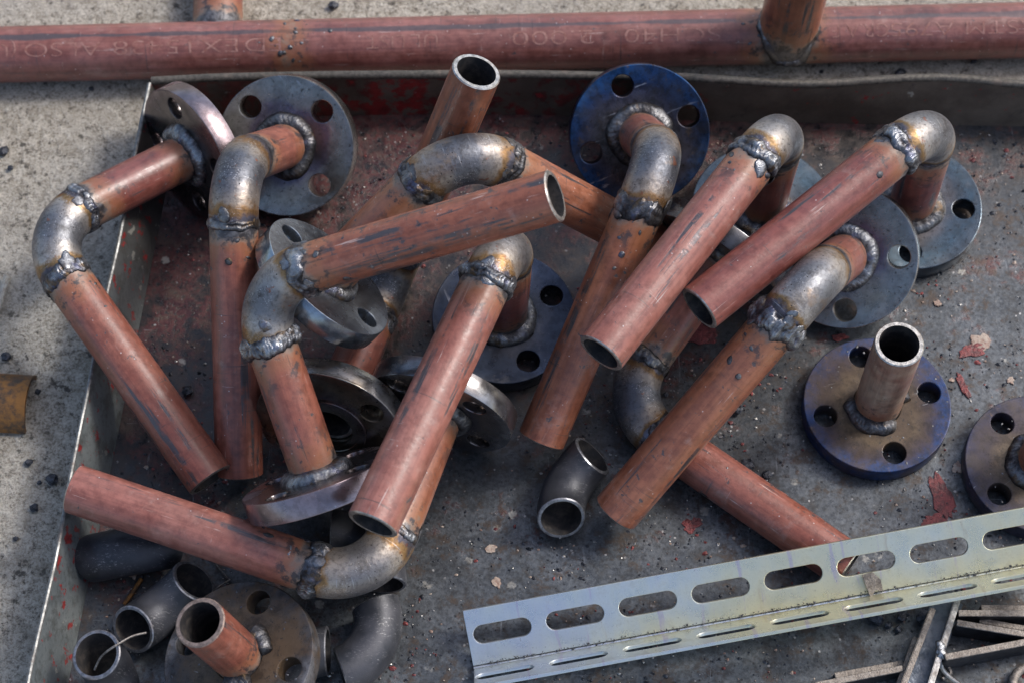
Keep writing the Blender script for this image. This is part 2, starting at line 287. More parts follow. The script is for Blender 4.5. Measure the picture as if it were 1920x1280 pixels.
def mat_concrete():
    n = NT('coarse_concrete'); p = n.obj()
    a = n.noise(p, 5, 4); b = n.noise(p, 55, 5, .65); d = n.noise(p, 170, 6, .75); e = n.noise(p, 480, 4, .75); g = n.noise(p, 95, 6, .75)
    c = n.ramp(n.M('ADD', n.M('MULTIPLY', d, .5), n.M('MULTIPLY', e, .5)), [(.38, (.11, .090, .068)), (.45, (.35, .308, .248)), (.52, (.56, .505, .42)), (.64, (.77, .72, .63))])
    c = n.mix(n.mr(b, .48, .68, 0, .5), c, (.29, .245, .185)); c = n.mix(n.mr(a, .42, .65, 0, .35), c, (.47, .44, .40))
    c = n.mix(n.mr(n.M('ADD', g, n.M('MULTIPLY', b, .25)), .715, .775, 0, .85), c, (.07, .062, .054))
    v = n.M('ADD', n.vor(p, 110), n.M('MULTIPLY', n.M('SUBTRACT', d, .5), .9)); c = n.mix(n.M('MULTIPLY', n.mr(v, .16, .08), .7), c, (.10, .088, .075))
    hgt = n.M('ADD', n.M('MULTIPLY', d, 1.0), n.M('ADD', n.M('MULTIPLY', e, .6), n.M('MULTIPLY', g, .6)))
    return n.done(c, .9, 0, n.bump(hgt, 1.0, .004), .25)
CONC = mat_concrete()

def mat_zinc():
    n = NT('yellow_zinc_plate'); p = n.obj(); a = n.noise(p, 7, 4); b = n.noise(n.scale(p, (2.2, .5, .5)), 30, 5, .6); e = n.noise(p, 700, 3, .7); d = n.noise(p, 60, 5, .7)
    h = n.M('ADD', n.M('MULTIPLY', a, .9), n.M('MULTIPLY', b, .25)); x = n.n('ShaderNodeSeparateXYZ'); n.put(x.inputs[0], p); h = n.M('ADD', h, n.M('MULTIPLY', n.M('SUBTRACT', x.outputs[0], .2), .55))
    c = n.ramp(h, [(.34, (.56, .60, .68)), (.46, (.62, .66, .64)), (.56, (.68, .68, .55)), (.68, (.70, .67, .48)), (.82, (.68, .61, .50)), (.95, (.64, .63, .50))])
    c = n.mix(n.mr(n.noise(n.scale(p, (3, .35, .35)), 46, 4, .6), .58, .68, 0, .55), c, (.50, .42, .56)); c = n.mix(n.mr(n.noise(n.scale(p, (2.5, .5, .5)), 36, 5, .6), .62, .74, 0, .5), c, (.48, .38, .26))
    c = n.mul(n.mr(e, .55, .75, 0, .45), c, (.6, .58, .55)); c = n.mul(n.mr(d, .52, .68, 0, .35), c, (.6, .58, .54)); c = n.mix(n.mr(n.noise(p, 240, 4, .7), .68, .72, 0, .8), c, (.09, .08, .07))
    return n.done(c, n.mr(d, .3, .7, .24, .42), .8, n.bump(e, .2, .0004))
ZINC = mat_zinc()
ZINC_EDGE = mat_bare('zinc_cut_edge', (.60, .60, .52), .4, .7)

def mat_simple(name, c1, c2, sc=120, rough=.5, metal=0.0, bs=.4):
    n = NT(name); p = n.shift(n.obj()); a = n.noise(p, sc, 5, .65); b = n.noise(p, sc*4, 3, .7)
    return n.done(n.mix(n.mr(n.M('ADD', n.M('MULTIPLY', a, .7), n.M('MULTIPLY', b, .3)), .38, .62), c1, c2), n.mr(a, .3, .7, rough-.08, rough+.1), metal, n.bump(n.M('ADD', a, b), bs, .001))
STRIP_EDGE = mat_simple('sawn_strip_edge', (.16, .135, .115), (.33, .29, .25), 200, .5, .5)
STRIP_FACE = mat_simple('dark_strip_face', (.022, .023, .027), (.06, .06, .066), 60, .5, .4)
CHAN = mat_simple('blue_grey_mill_steel', (.07, .085, .105), (.17, .19, .22), 40, .36, .75)
SLAG = mat_simple('dark_slag', (.015, .016, .02), (.07, .075, .09), 300, .35, .4)
RUSTY = mat_simple('rusty_old_steel', (.06, .045, .035), (.27, .125, .035), 45, .55, .45)
REDFLAKE = mat_simple('old_red_paint', (.09, .022, .022), (.26, .058, .054), 90, .5, 0, .9)
PALEFLAKE = mat_simple('pale_paint_blob', (.26, .16, .12), (.44, .36, .29), 110, .6)
WIREM = mat_simple('dull_wire', (.10, .09, .085), (.28, .26, .24), 200, .4, .7)
WOODM = mat_simple('pale_splinter', (.30, .27, .22), (.5, .47, .4), 200, .7)
STENCIL = mat_simple('faded_stencil_paint', (.235, .090, .070), (.345, .185, .155), 170, .6, 0, .2)
PALE_PIPE = mat_paint('scorched_pale_primer', (.26, .088, .056), (.42, .30, .21), (.45, .34, .25), .66, .70)

# ------------------------------------------------------------------ mesh helpers
def link(name, me, mats, parent=None, base=None, kind=None):
    o = bpy.data.objects.new(name, me); col.objects.link(o)
    for m in (mats if isinstance(mats, (list, tuple)) else [mats]): me.materials.append(m)
    if parent: o.parent = parent
    if kind: o['kind'] = kind
    return o
def tag(o, label, cat, group=None, kind=None):
    o['label'] = label; o['category'] = cat
    if group: o['group'] = group
    if kind: o['kind'] = kind
    return o
def thing(name, label, cat, loc, group=None):
    o = bpy.data.objects.new(name, None); col.objects.link(o); o.location = loc; o.empty_display_size = .02
    return tag(o, label, cat, group)
def mesh(name, vs, fs, mi=None, smooth=True, sharp=35, attrs=None, vec=None):
    me = bpy.data.meshes.new(name); me.from_pydata([tuple(v) for v in vs], [], fs)
    if mi: me.polygons.foreach_set('material_index', mi)
    if smooth:
        me.polygons.foreach_set('use_smooth', [True]*len(me.polygons)); me.set_sharp_from_angle(angle=R_(sharp))
    for k, d in (attrs or {}).items():
        a = me.attributes.new(k, 'FLOAT', 'POINT'); a.data.foreach_set('value', d)
    for k, d in (vec or {}).items():
        a = me.attributes.new(k, 'FLOAT_VECTOR', 'POINT'); a.data.foreach_set('vector', [c for q in d for c in q])
    me.update(); return me
def frame(t):
    a = FWD - t*FWD.dot(t)
    if a.length < .2: a = V((0, 0, -1)) - t*(-t.z)
    a.normalize(); return a, t.cross(a).normalized()
SEG = 56
def tube_mesh(name, pts, tans, ro, ri, base, wdist, ends=(True, True), seg=SEG, a0=None, inner=.08):
    """hollow tube along pts; slots: 0 outside, 1 bore, 2 cut end"""
    vs, fs, mi, wd, uv = [], [], [], [], []
    L = [0.0]
    for i in range(1, len(pts)): L.append(L[-1]+(pts[i]-pts[i-1]).length)
    a, b = frame(tans[0]) if a0 is None else (a0, tans[0].cross(a0))
    rings = []
    def ring(c, a, b, r, l, w):
        i0 = len(vs)
        for k in range(seg+1):
            t = 2*math.pi*k/seg
            vs.append(c+(a*math.cos(t)+b*math.sin(t))*r-base); wd.append(w); uv.append((t*ro, l, 0))
        return i0
    def strip(i, j, m):
        for k in range(seg): fs.append((i+k, i+k+1, j+k+1, j+k)); mi.append(m)
    fr = []
    for i, t in enumerate(tans):
        if i:
            q = tans[i-1].rotation_difference(t); a = q @ a; b = q @ b
        fr.append((a.copy(), b.copy()))
    ch = .0008
    out = []
    for i, p in enumerate(pts):
        e0 = i == 0 and ends[0]; e1 = i == len(pts)-1 and ends[1]
        if e0:
            out.append((ring(p, *fr[i], ro-ch, L[i], wdist[i]), 2)); out.append((ring(p+tans[i]*ch, *fr[i], ro, L[i]+ch, wdist[i]), 0))
        elif e1:
            out.append((ring(p-tans[i]*ch, *fr[i], ro, L[i]-ch, wdist[i]), 2)); out.append((ring(p, *fr[i], ro-ch, L[i], wdist[i]), 2))
        else: out.append((ring(p, *fr[i], ro, L[i], wdist[i]), 0))
    for (i, m), (j, _) in zip(out, out[1:]): strip(i, j, m)
    if ri:
        inn = [ring(p, *fr[i], ri, L[i], wdist[i]) for i, p in enumerate(pts)]
        for i, j in zip(inn, inn[1:]): strip(j, i, 1)
        if ends[0]: strip(inn[0], out[0][0], 2)
        if ends[1]: strip(out[-1][0], inn[-1], 2)
    return mesh(name, vs, fs, mi, True, 40, {'weld_distance': wd}, {'tube_uv': uv})
def straight(name, p0, p1, ro, ri, base, wf, ends, n=14, seg=SEG):
    t = (p1-p0).normalized(); L = (p1-p0).length
    pts = [p0+(p1-p0)*i/n for i in range(n+1)]
    return tube_mesh(name, pts, [t]*(n+1), ro, ri, base, [wf(L*i/n, L) for i in range(n+1)], ends, seg)
def arc(C, u, v, R, n=20):
    O = C+u*R+v*R; pts, tans = [], []
    for i in range(n+1):
        th = math.pi/2*i/n
        pts.append(O-v*R*math.cos(th)-u*R*math.sin(th)); tans.append((v*math.sin(th)-u*math.cos(th)).normalized())
    return pts, tans
def nz(*a): return mnoise.noise(V(a))
def weld_mesh(c, ax, r, base, w, h, seed, ring_gap=0.0, lump=.6, n=230, m=15, lumps=0):
    """irregular overlapping bead wrapped round a pipe joint"""
    a, b = frame(ax); vs, fs, hh = [], [], []
    for i in range(n):
        t = 2*math.pi*i/n; ct, st_ = math.cos(t), math.sin(t)
        amp = max(.12, .72+lump*nz(ct*1.5, st_*1.5, seed)+.45*lump*nz(ct*4, st_*4, seed+9)-ring_gap*(.5+.5*math.cos(t-seed)))
        off = w*.38*nz(ct*1.2, st_*1.2, seed+20)+w*.12*nz(ct*5, st_*5, seed+31)
        ww = w*(.8+.35*nz(ct*2.2, st_*2.2, seed+40)+.08*nz(ct*9, st_*9, seed+44))
        for j in range(m):
            s = -1+2*j/(m-1); prof = max(0, 1-abs(s)**2.4)**.8
            groove = 1-.45*math.exp(-((s-.25*nz(ct*2, st_*2, seed+60)*2)/.22)**2)*max(0, .4+nz(ct*1.8, st_*1.8, seed+70))
            ph = t*r/.0030+1.5*s*s+.9*nz(ct*3, st_*3, seed+50); rip = (ph % 1.0)**1.6
            H = h*amp*prof*groove*(.88+.24*rip)+h*.07*prof*nz(t*r*420, s*5, seed+3)+h*.20*prof*nz(t*r*150, s*2.0, seed+5)
            rr = r-.0005+max(0, H)+(-.0006 if j in (0, m-1) else 0)
            vs.append(c+ax*(s*ww+off)+(a*ct+b*st_)*rr-base); hh.append(max(0, min(1, H/h)))
    for i in range(n):
        for j in range(m-1):
            k = (i+1) % n; fs.append((i*m+j, k*m+j, k*m+j+1, i*m+j+1))
    random.seed(int(seed*100))
    for i in range(lumps):
        th = random.uniform(math.pi*.35, math.pi*1.65); d = a*math.cos(th)+b*math.sin(th)
        blob(vs, fs, hh, c+ax*random.gauss(0, w*.8)+d*(r+random.uniform(-.0008, h*.25))-base, d, random.uniform(.0025, .0055), random.uniform(.20, .42), i*3.3+seed, 18, 8)
    return mesh('weld_bead', vs, fs, None, True, 80, {'bead_height': hh})
def fillet_mesh(c, ax, r, base, leg, seed, a0=0, a1=2*math.pi, n=230, m=13):
    """fillet bead between a pipe and the flange face it stands on"""
    a, b = frame(ax); vs, fs, hh = [], [], []; full = a1-a0 > 6.2
    for i in range(n+(0 if full else 1)):
        t = a0+(a1-a0)*i/n; ct, st_ = math.cos(t), math.sin(t)
        k = leg*(.9+.28*nz(ct*1.3, st_*1.3, seed)+.10*nz(ct*4, st_*4, seed+8))
        if not full: k *= max(.03, min(1, (7*min(i/n, 1-i/n))**.6))
        for j in range(m):
            s = j/(m-1); phi = s*math.pi/2
            rip = ((t*r/.0026+1.5*(s-.5)**2*4+.5*nz(ct*3, st_*3, seed+5)) % 1.0)
            q = math.sin(math.pi*s); add = k*q*(.16+.035*rip+.09*nz(t*r*130, s*1.5, seed+2))
            xx = k*s*1.2+add; zf = k*(1-s)+add
            if j == 0: xx = -.0006
            if j == m-1: zf = -.0006
            vs.append(c+ax*zf+(a*ct+b*st_)*(r+xx)-base); hh.append(.2+.5*q*(.8+.4*rip))
    N = n if full else n+1
    for i in range(n):
        kk = (i+1) % N
        for j in range(m-1): fs.append((i*m+j, i*m+j+1, kk*m+j+1, kk*m+j))
    return mesh('weld_bead', vs, fs, None, True, 80, {'bead_height': hh})
def blob(vs, fs, hh, c, n, r, flat, seed, u=8, w=5):
    a = n.orthogonal().normalized(); b = n.cross(a); i0 = len(vs); el = 1+.8*random.random(); ro = random.random()*6
    for j in range(w):
        th = math.pi/2*j/(w-1)
        for k in range(u):
            t = 2*math.pi*k/u; q = r*(1+.45*nz(math.cos(t)*1.3, math.sin(t)*1.3, seed)+.2*nz(math.cos(t)*3, math.sin(t)*3, seed+1))
            x, y = math.cos(t)*math.cos(th)*q*el, math.sin(t)*math.cos(th)*q
            x, y = x*math.cos(ro)-y*math.sin(ro), x*math.sin(ro)+y*math.cos(ro)
            vs.append(c+a*x+b*y+n*(r*flat*math.sin(th)-.0003)); hh.append(.3+.5*math.sin(th))
    for j in range(w-1):
        for k in range(u): k2 = (k+1) % u; fs.append((i0+j*u+k, i0+j*u+k2, i0+(j+1)*u+k2, i0+(j+1)*u+k))
def spatter_mesh(p0, t, ro, base, n, reach, seed):
    random.seed(seed); a, b = frame(t); vs, fs, hh = [], [], []
    for i in range(n):
        l = reach*random.random()**1.5+.007; th = random.uniform(math.pi*.35, math.pi*1.65); d = a*math.cos(th)+b*math.sin(th)
        blob(vs, fs, hh, p0+t*l+d*ro-base, d, random.choice((.0005, .0007, .001, .0014, .0024)), random.uniform(.3, .6), i*3.1)
    return mesh('spatter', vs, fs, None, True, 80, {'bead_height': hh})
# plate with holes: filled 2D outlines, extruded and lightly bevelled
def plate_mesh(name, outer, holes, thick, bev=.0006):
    cu = bpy.data.curves.new(name, 'CURVE'); cu.dimensions = '2D'; cu.fill_mode = 'BOTH'
    cu.extrude = thick/2-bev; cu.bevel_depth = bev; cu.bevel_resolution = 1; cu.offset = -bev
    for lp in [outer]+holes:
        sp = cu.splines.new('POLY'); sp.points.add(len(lp)-1); sp.use_cyclic_u = True
        for q, (x, y) in zip(sp.points, lp): q.co = (x, y, 0, 1)
    o = bpy.data.objects.new(name, cu); col.objects.link(o); dg = bpy.context.evaluated_depsgraph_get(); dg.update()
    me = bpy.data.meshes.new_from_object(o.evaluated_get(dg)); bpy.data.objects.remove(o); bpy.data.curves.remove(cu)
    me.materials.clear(); me.name = name
    me.polygons.foreach_set('use_smooth', [True]*len(me.polygons)); me.set_sharp_from_angle(angle=R_(28)); me.update()
    return me
def circ(x, y, r, n): return [(x+r*math.cos(2*math.pi*i/n), y+r*math.sin(2*math.pi*i/n)) for i in range(n)]
RO, RI, RF, TF, RE = .0172, .0140, .054, .016, .041
FLANGE_ME = plate_mesh('flange', circ(0, 0, RF, 128), [circ(.0398*math.cos(math.pi/2*k), .0398*math.sin(math.pi/2*k), .0085, 40) for k in range(4)]+[circ(0, 0, RO+.0003, 64)], TF, .0007)
def lathe_ring(name, prof, n=64):
    vs, fs = [], []; m = len(prof)
    for i in range(n):
        t = 2*math.pi*i/n
        for r, z in prof: vs.append((r*math.cos(t), r*math.sin(t), z))
    for i in range(n):
        k = (i+1) % n
        for j in range(m-1): fs.append((i*m+j, k*m+j, k*m+j+1, i*m+j+1))
    return mesh(name, vs, fs, None, True, 30)
FACE_ME = lathe_ring('raised_face', [(.0276, -.0158), (.0276, -.0172), (.0272, -.0176), (.0222, -.0176), (.0218, -.0172), (.0176, -.0172), (.0174, -.0150)])
def add_flange(parent, base, F, n, rot, mat, face=True):
    a = n.orthogonal().normalized()
    if isinstance(rot, tuple):                    # a bolt hole lies towards this spot
        d = P(*rot, 0)-CAM; hp = CAM+d*((F-CAM).dot(n)/d.dot(n)); x = (hp-F); x = (x-n*x.dot(n)).normalized()
    else: x = (Matrix.Rotation(rot, 3, n) @ a).normalized()
    y = n.cross(x)
    M = Matrix((x, y, n)).transposed().to_4x4(); M.translation = F-n*TF/2-base
    me = FLANGE_ME.copy(); o = link('flange', me, mat, parent); o.matrix_local = M
    if face:
        f = FACE_ME.copy(); g = link('raised_face', f, mat, o); g.matrix_local = Matrix.Translation((0, 0, TF/2))
    return o

# ------------------------------------------------------------------ ground
GZ = -.004
gm = bpy.data.meshes.new('ground'); gm.from_pydata([(-30, -30, GZ), (30, -30, GZ), (30, 30, GZ), (-30, 30, GZ)], [], [(0, 1, 2, 3)])
g = link('ground', gm, CONC); g['kind'] = 'structure'; g['label'] = 'coarse grey-brown concrete ground around the tray'

# ------------------------------------------------------------------ tray
WH = .050
back_rim = [(283, 157), (400, 151), (520, 148), (640, 146), (770, 145), (900, 144), (1010, 145), (1100, 147), (1190, 149), (1280, 150), (1370, 156), (1450, 161), (1520, 163), (1590, 160), (1650, 155), (1700, 152), (1760, 151), (1820, 154), (1880, 160), (1940, 166), (2000, 168), (2120, 170)]
back_foot = [(338, 226), (460, 222), (640, 216), (900, 213), (1100, 218), (1340, 227), (1600, 232), (1920, 237), (2120, 240)]
def foot_at(x):
    for (x0, y0), (x1, y1) in zip(back_foot, back_foot[1:]):
        if x <= x1: return y0+(y1-y0)*(x-x0)/(x1-x0)
    return back_foot[-1][1]
tray = thing('steel_tray', 'large shallow sheet steel tray with worn red and grey paint holding the pipework', 'tray', P(960, 640, 0))
tb = tray.location.copy()
Lr0, Lr1 = P(283, 157, WH), P(26, 1440, WH); Lf0, Lf1 = P(338, 226, 0), P(96, 1440, 0)
br = [P(x, y, WH) for x, y in back_rim]; bf = [P(338+(x-283)*(2120-338)/(2120-283), foot_at(338+(x-283)*(2120-338)/(2120-283)), 0) for x, y in back_rim]
# floor sheet: fan grid, slightly dented
NX, NY = 90, 70; vs, fs = [], []
bl, brr, fl, frr = Lf0, bf[-1], Lf1, V((bf[-1].x, Lf1.y, 0))
for j in range(NY+1):
    for i in range(NX+1):
        u, v = i/NX, j/NY; top = bl.lerp(brr, u); 
        if u > 0:
            k = u*(len(bf)-1); i0 = min(int(k), len(bf)-2); top = bf[i0].lerp(bf[i0+1], k-i0)
        p = top.lerp(fl.lerp(frr, u), v); e = min(v*8, 1, u*8)
        vs.append(p+V((0, 0, -.0006+e*.0006*nz(p.x*9, p.y*9, 3)))-tb)
for j in range(NY):
    for i in range(NX): q = j*(NX+1)+i; fs.append((q, q+NX+1, q+NX+2, q+1))
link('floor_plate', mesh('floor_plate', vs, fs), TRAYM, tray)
def wall_mesh(name, foot, rim, out, thick=.0022):
    vs, fs = [], []; m = 7
    for i, (f, r) in enumerate(zip(foot, rim)):
        for s in range(m):
            k = s/(m-1); p = f.lerp(r, k)+out*(.0016*math.sin(k*math.pi)*nz(i*.35, s*.4, 2)); p.z += -.0012*(1-k); vs.append(p-tb)
        for s in range(m-1, -1, -1):
            k = s/(m-1); vs.append(f.lerp(r, k)+out*thick-tb+V((0, 0, -.002*(1-k))))
    M = 2*m
    for i in range(len(foot)-1):
        for s in range(M-1): a = i*M+s; fs.append((a, a+1, a+M+1, a+M))
    return mesh(name, vs, fs, None, True, 50)
lf = [Lf0.lerp(Lf1, i/30) for i in range(31)]; lr = [Lr0.lerp(Lr1, i/30)+V((.0016*nz(i*.21, 5, 1), 0, .0012*nz(i*.3, 1, 1))) for i in range(31)]; lr[0] = Lr0.copy()
lm = wall_mesh('side_wall', lf, lr, V((-1, 0, 0))); o = link('side_wall', lm, SIDEM, tray); o['label'] = 'grey side wall with flecks of red paint'
o = link('back_wall', wall_mesh('back_wall', bf, br, V((0, 1, 0))), WALLM, tray); o['label'] = 'brown back wall with a bright red patch'
def path_tube(name, pts, r, mat, parent, base, seg=10, kind=None):
    tans = [(pts[min(i+1, len(pts)-1)]-pts[max(i-1, 0)]).normalized() for i in range(len(pts))]
    me = tube_mesh(name, pts, tans, r, 0, base, [1]*len(pts), (False, False), seg)
    return link(name, me, mat, parent, kind=kind)
path_tube('rolled_rim', [p+V((0, .003, -.001)) for p in br], .0034, RIM_DARK, tray, tb, 12)
path_tube('side_rim', [p+V((-.0011, 0, 0)) for p in lr], .0017, RIMM, tray, tb, 8)
# old paint scabs left on the sheet
def flake(px, py, rx, ry, rot, mat, seed, th=.0004):
    c = P(px, py, .0002); n = 26; vs, fs = [], []
    ring = []
    for i in range(n):
        t = 2*math.pi*i/n; q = 1+.55*nz(math.cos(t)*1.4, math.sin(t)*1.4, seed)+.3*nz(math.cos(t)*4, math.sin(t)*4, seed+3)
        x, y = rx*q*math.cos(t), ry*q*math.sin(t); ring.append(V((x*math.cos(rot)-y*math.sin(rot), x*math.sin(rot)+y*math.cos(rot), 0)))
    for k, (s, z) in enumerate(((1, -.0006), (1, th*.7), (.9, th), (.45, th*.8))):
        for p in ring: vs.append(c+p*s+V((0, 0, z+(.0004*nz(p.x*300, p.y*300, seed) if k > 1 else 0)))-tb)
    vs.append(c+V((0, 0, th*.8))-tb)
    for k in range(3):
        for i in range(n): j = (i+1) % n; fs.append((k*n+i, k*n+j, (k+1)*n+j, (k+1)*n+i))
    for i in range(n): fs.append((3*n+i, 3*n+(i+1) % n, 4*n))
    link('paint_flake', mesh('paint_flake', vs, fs, None, True, 40), mat, tray)
for a in [(1308, 625, .017, .009, -.15, REDFLAKE, 1), (1765, 932, .0085, .016, .2, REDFLAKE, 5), (1752, 975, .009, .005, .2, REDFLAKE, 17), (1296, 985, .0065, .0055, .6, REDFLAKE, 9), (1806, 722, .0030, .011, .35, REDFLAKE, 13),
          (1838, 640, .008, .006, .4, PALEFLAKE, 21), (1824, 656, .011, .005, .3, REDFLAKE, 33), (1575, 632, .006, .003, .1, REDFLAKE, 37), (921, 1028, .004, .003, .2, PALEFLAKE, 41), (931, 1090, .004, .0028, 2, PALEFLAKE, 45),
          (1795, 875, .004, .0035, 1, PALEFLAKE, 53), (1895, 713, .0028, .0028, 0, PALEFLAKE, 69), (1785, 712, .0018, .0018, 0, PALEFLAKE, 71), (1757, 569, .0028, .0028, 0, PALEFLAKE, 75), (880, 255, .003, .005, 0, PALEFLAKE, 79), (250, 1075, .0028, .0035, 0, PALEFLAKE, 83)]: flake(*a)

# ------------------------------------------------------------------ welded pipe spools: flange centre, elbow corner, open end (metres)
ASM = {
 'A1': [(-0.2466, 0.1292, 0.0562), (-0.3457, 0.0427, 0.0912), (-0.2151, -0.1307, 0.0404)],
 'A2': [(-0.174, 0.1441, 0.0457), (-0.1958, 0.0611, 0.1549), (-0.1961, -0.1143, 0.0171)],
 'A3': [(-0.1289, -0.002, 0.1084), (-0.0346, 0.054, 0.1962), (0.1147, 0.0591, 0.0289)],
 'U': [(-0.1261, -0.0814, 0.0513), (-0.0952, 0.0462, 0.0076), (-0.0247, 0.0974, 0.2147)],
 'A4': [(-0.1343, -0.1425, 0.082), (-0.1766, -0.0356, 0.158), (0.0278, -0.0174, 0.2478)],
 'B': [(-0.0521, -0.0856, 0.0568), (-0.0956, -0.2166, 0.0581), (-0.3018, -0.1427, 0.069)],
 'C': [(-0.0058, 0.0113, 0.0191), (-0.0014, 0.0047, 0.1582), (-0.0898, -0.2059, 0.1509)],
 'D': [(0.0984, 0.1545, 0.0456), (0.1055, 0.0681, 0.1562), (0.0209, -0.0947, 0.0332)],
 'E': [(0.1926, 0.1052, 0.019), (0.1938, 0.0975, 0.1566), (0.0595, -0.0822, 0.1504)],
 'F': [(0.3072, 0.1068, 0.0196), (0.3018, 0.0997, 0.156), (0.1275, -0.0452, 0.1417)],
 'G': [(0.248, 0.0477, 0.0454), (0.2069, -0.0293, 0.1579), (0.0738, -0.1485, 0.0269)],
 'H': [(0.1526, 0.0393, 0.0587), (0.075, -0.062, 0.0205), (0.2379, -0.1872, 0.0185)],
}
def spool(key, label, leg_paint, nip_paint, elbow, fl_mat, frot, leg_weld, nip_weld, seed, spat=12, legw=WELD, face=True):
    F, C, E = (V(q) for q in ASM[key])
    n = (C-F).normalized(); v = (E-C); v = (v-n*v.dot(n)).normalized(); Ll = (E-C).length; u = -n
    base = V((F.x, F.y, max(0, min(F.z-RF, C.z-.03, E.z-RO))))
    t = thing('pipe_spool', label, 'pipe spool', base, 'welded flange and elbow pipe spools')
    add_flange(t, base, F, n, frot, fl_mat, face)
    a, b = C+u*RE, C+v*RE; E2 = C+v*Ll
    link('nipple', straight('nipple', F-n*.010, a, RO, RI, base, lambda l, L: min(max(0, l-.010), L-l), (True, False), 16), [nip_paint, INSIDE, BARE], t)
    pts, tans = arc(C, u, v, RE, 24); s = math.pi/2*RE
    link('elbow', tube_mesh('elbow', pts, tans, RO+.0004, RI, base, [min(i, 24-i)*s/24 for i in range(25)], (False, False)), [elbow, INSIDE, BARE], t)
    lp = link('long_pipe', straight('long_pipe', b, E2, RO, RI, base, lambda l, L: l, (False, True), 22), [leg_paint, INSIDE, BARE], t)
    if spat: link('spatter', spatter_mesh(b, v, RO, base, spat, .05, seed), SPAT, lp, kind='stuff')
    w, h = leg_weld; link('weld_bead', weld_mesh(b, v, RO, base, w, h, seed*1.37, lumps=6 if w > .005 else 3), legw, t)
    w, h = nip_weld; link('weld_bead', weld_mesh(a, n, RO, base, w, h, seed*2.11+4, lumps=4 if w > .005 else 0), legw if w > .004 else WELD_D, t)
    link('weld_bead', fillet_mesh(F, n, RO, base, .0078, seed*.77+2), WELD if seed % 2 else WELD_D, t)
    return t
BIG, MID, THIN = (.0075, .0034), (.006, .0028), (.0032, .0014)
p0, p1, p2, p3, p4 = PAINTS
spool('A1', 'red-brown pipe spool whose elbow hangs over the tray rim above the bare concrete', p0, p2, ELBOWS[0], FL_MAUVE, (325, 195), BIG, MID, 1, 8)
spool('A2', 'pipe spool with a silver flange leaning in the tray corner under the long round pipe', p0, p0, ELBOWS[1], FL_SILVER, (600, 213), (.005, .0022), THIN, 2, 14, WELD_D)
spool('A3', 'pipe spool with an arched soot-stained elbow lying under a crossing scratched pipe', p1, p1, ELBOWS[1], FL_STEELBLUE, (548, 440), BIG, BIG, 3, 8, WELD_D)
spool('U', 'pipe spool with bright cut end pointing up behind the arched elbow', p1, p0, ELBOWS[1], FL_BRONZE_REFL, (705, 745), MID, MID, 4, 4)
spool('A4', 'scratched pipe spool crossing over the arched elbow, its flange edge resting on a pipe', p4, p0, ELBOWS[0], FL_MAUVE, .1, (.009, .0036), (.0085, .0042), 5, 20)
spool('B', 'pipe spool with its open end resting on the grey side wall', p3, p1, ELBOWS[2], FL_DARK, (885, 765), (.009, .0040), MID, 6, 14)
spool('C', 'upright pipe spool on a dark navy flange with a pale scuffed pipe', p3, p2, ELBOWS[2], FL_NAVY, (1040, 552), (.007, .0042), THIN, 7, 3)
spool('D', 'pipe spool with a vivid blue flange leaning on the tray back wall', p1, p0, ELBOWS[1], FL_BLUE, (1168, 163), (.011, .0036), THIN, 8, 22, WELD_D)
spool('E', 'upright pipe spool beside the blue leaning flange, its glossy pipe held out over others', p3, p2, ELBOWS[0], FL_TEAL, .9, (.009, .0042), THIN, 9, 12)
spool('F', 'upright pipe spool on a teal grey flange with a dark ring line round its pipe', p2, p2, ELBOWS[0], FL_TEAL, (1808, 392), (.008, .0040), THIN, 10, 5)
spool('G', 'pipe spool with a lumpy grey weld and silver flange beside the lone stub flange', p1, p0, ELBOWS[0], FL_SILVER, (1690, 482), (.011, .0046), THIN, 11, 12)
spool('H', 'lowest pipe spool lying on the tray floor, open end tucked under the slotted angle bar', p0, p0, ELBOWS[1], FL_DARK, .2, (.009, .0038), MID, 12, 6, WELD_D)

# ------------------------------------------------------------------ flanges with a straight stub
def stub(label, F, n, L, rot, fl_mat, paint, endmat, seed, arcs):
    base = V((F.x, F.y, max(0, F.z-TF-.01))); t = thing('stub_flange', label, 'flange', base, 'flanges with a straight stub')
    add_flange(t, base, F, n, rot, fl_mat)
    link('stub_pipe', straight('stub_pipe', F-n*.010, F+n*L, RO, RI, base, lambda l, LL: max(0, l-.010)+.004, (True, True), 14), [paint, INSIDE, endmat], t)
    for i, (a0, a1) in enumerate(arcs): link('weld_bead', fillet_mesh(F, n, RO, base, .0080, seed+i*5, a0, a1), WELD_D, t)
    vs, fs, hh = [], [], []; random.seed(seed)
    x = n.orthogonal().normalized(); y = n.cross(x)
    for i in range(40):
        a, r = random.random()*6.28, random.uniform(.026, .052); blob(vs, fs, hh, F+(x*math.cos(a)+y*math.sin(a))*r-base, n, random.uniform(.0004, .0010), .6, i*1.7)
    link('spatter', mesh('spatter', vs, fs, None, True, 80, {'bead_height': hh}), SPAT, t, kind='stuff')
    return t
stub('blue and brown tempered flange with an upright pale-scorched stub, standing alone', P(1645, 757, TF+.0004), V((-.01, 0, 1)).normalized(), .100, (1612, 663), FL_IBLUE, PALE_PIPE, BARE, 3, [(1.2, 3.9), (4.7, 5.6)])
stub('purple-grey flange lying flat against the slotted angle bar', P(1950, 868, TF+.0004), V((0, .01, 1)).normalized(), .095, (1893, 807), FL_PURPLE, p0, BARE, 8, [(0, 6.2832)])
stub('dusty rusty flange with a leaning stub among loose black elbows', P(446, 1229, .040), V((-.25, .03, .966)).normalized(), .068, (485, 1126), FL_RUST, p0, BARE_DULL, 13, [(2.2, 3.3), (4.2, 5.4)])

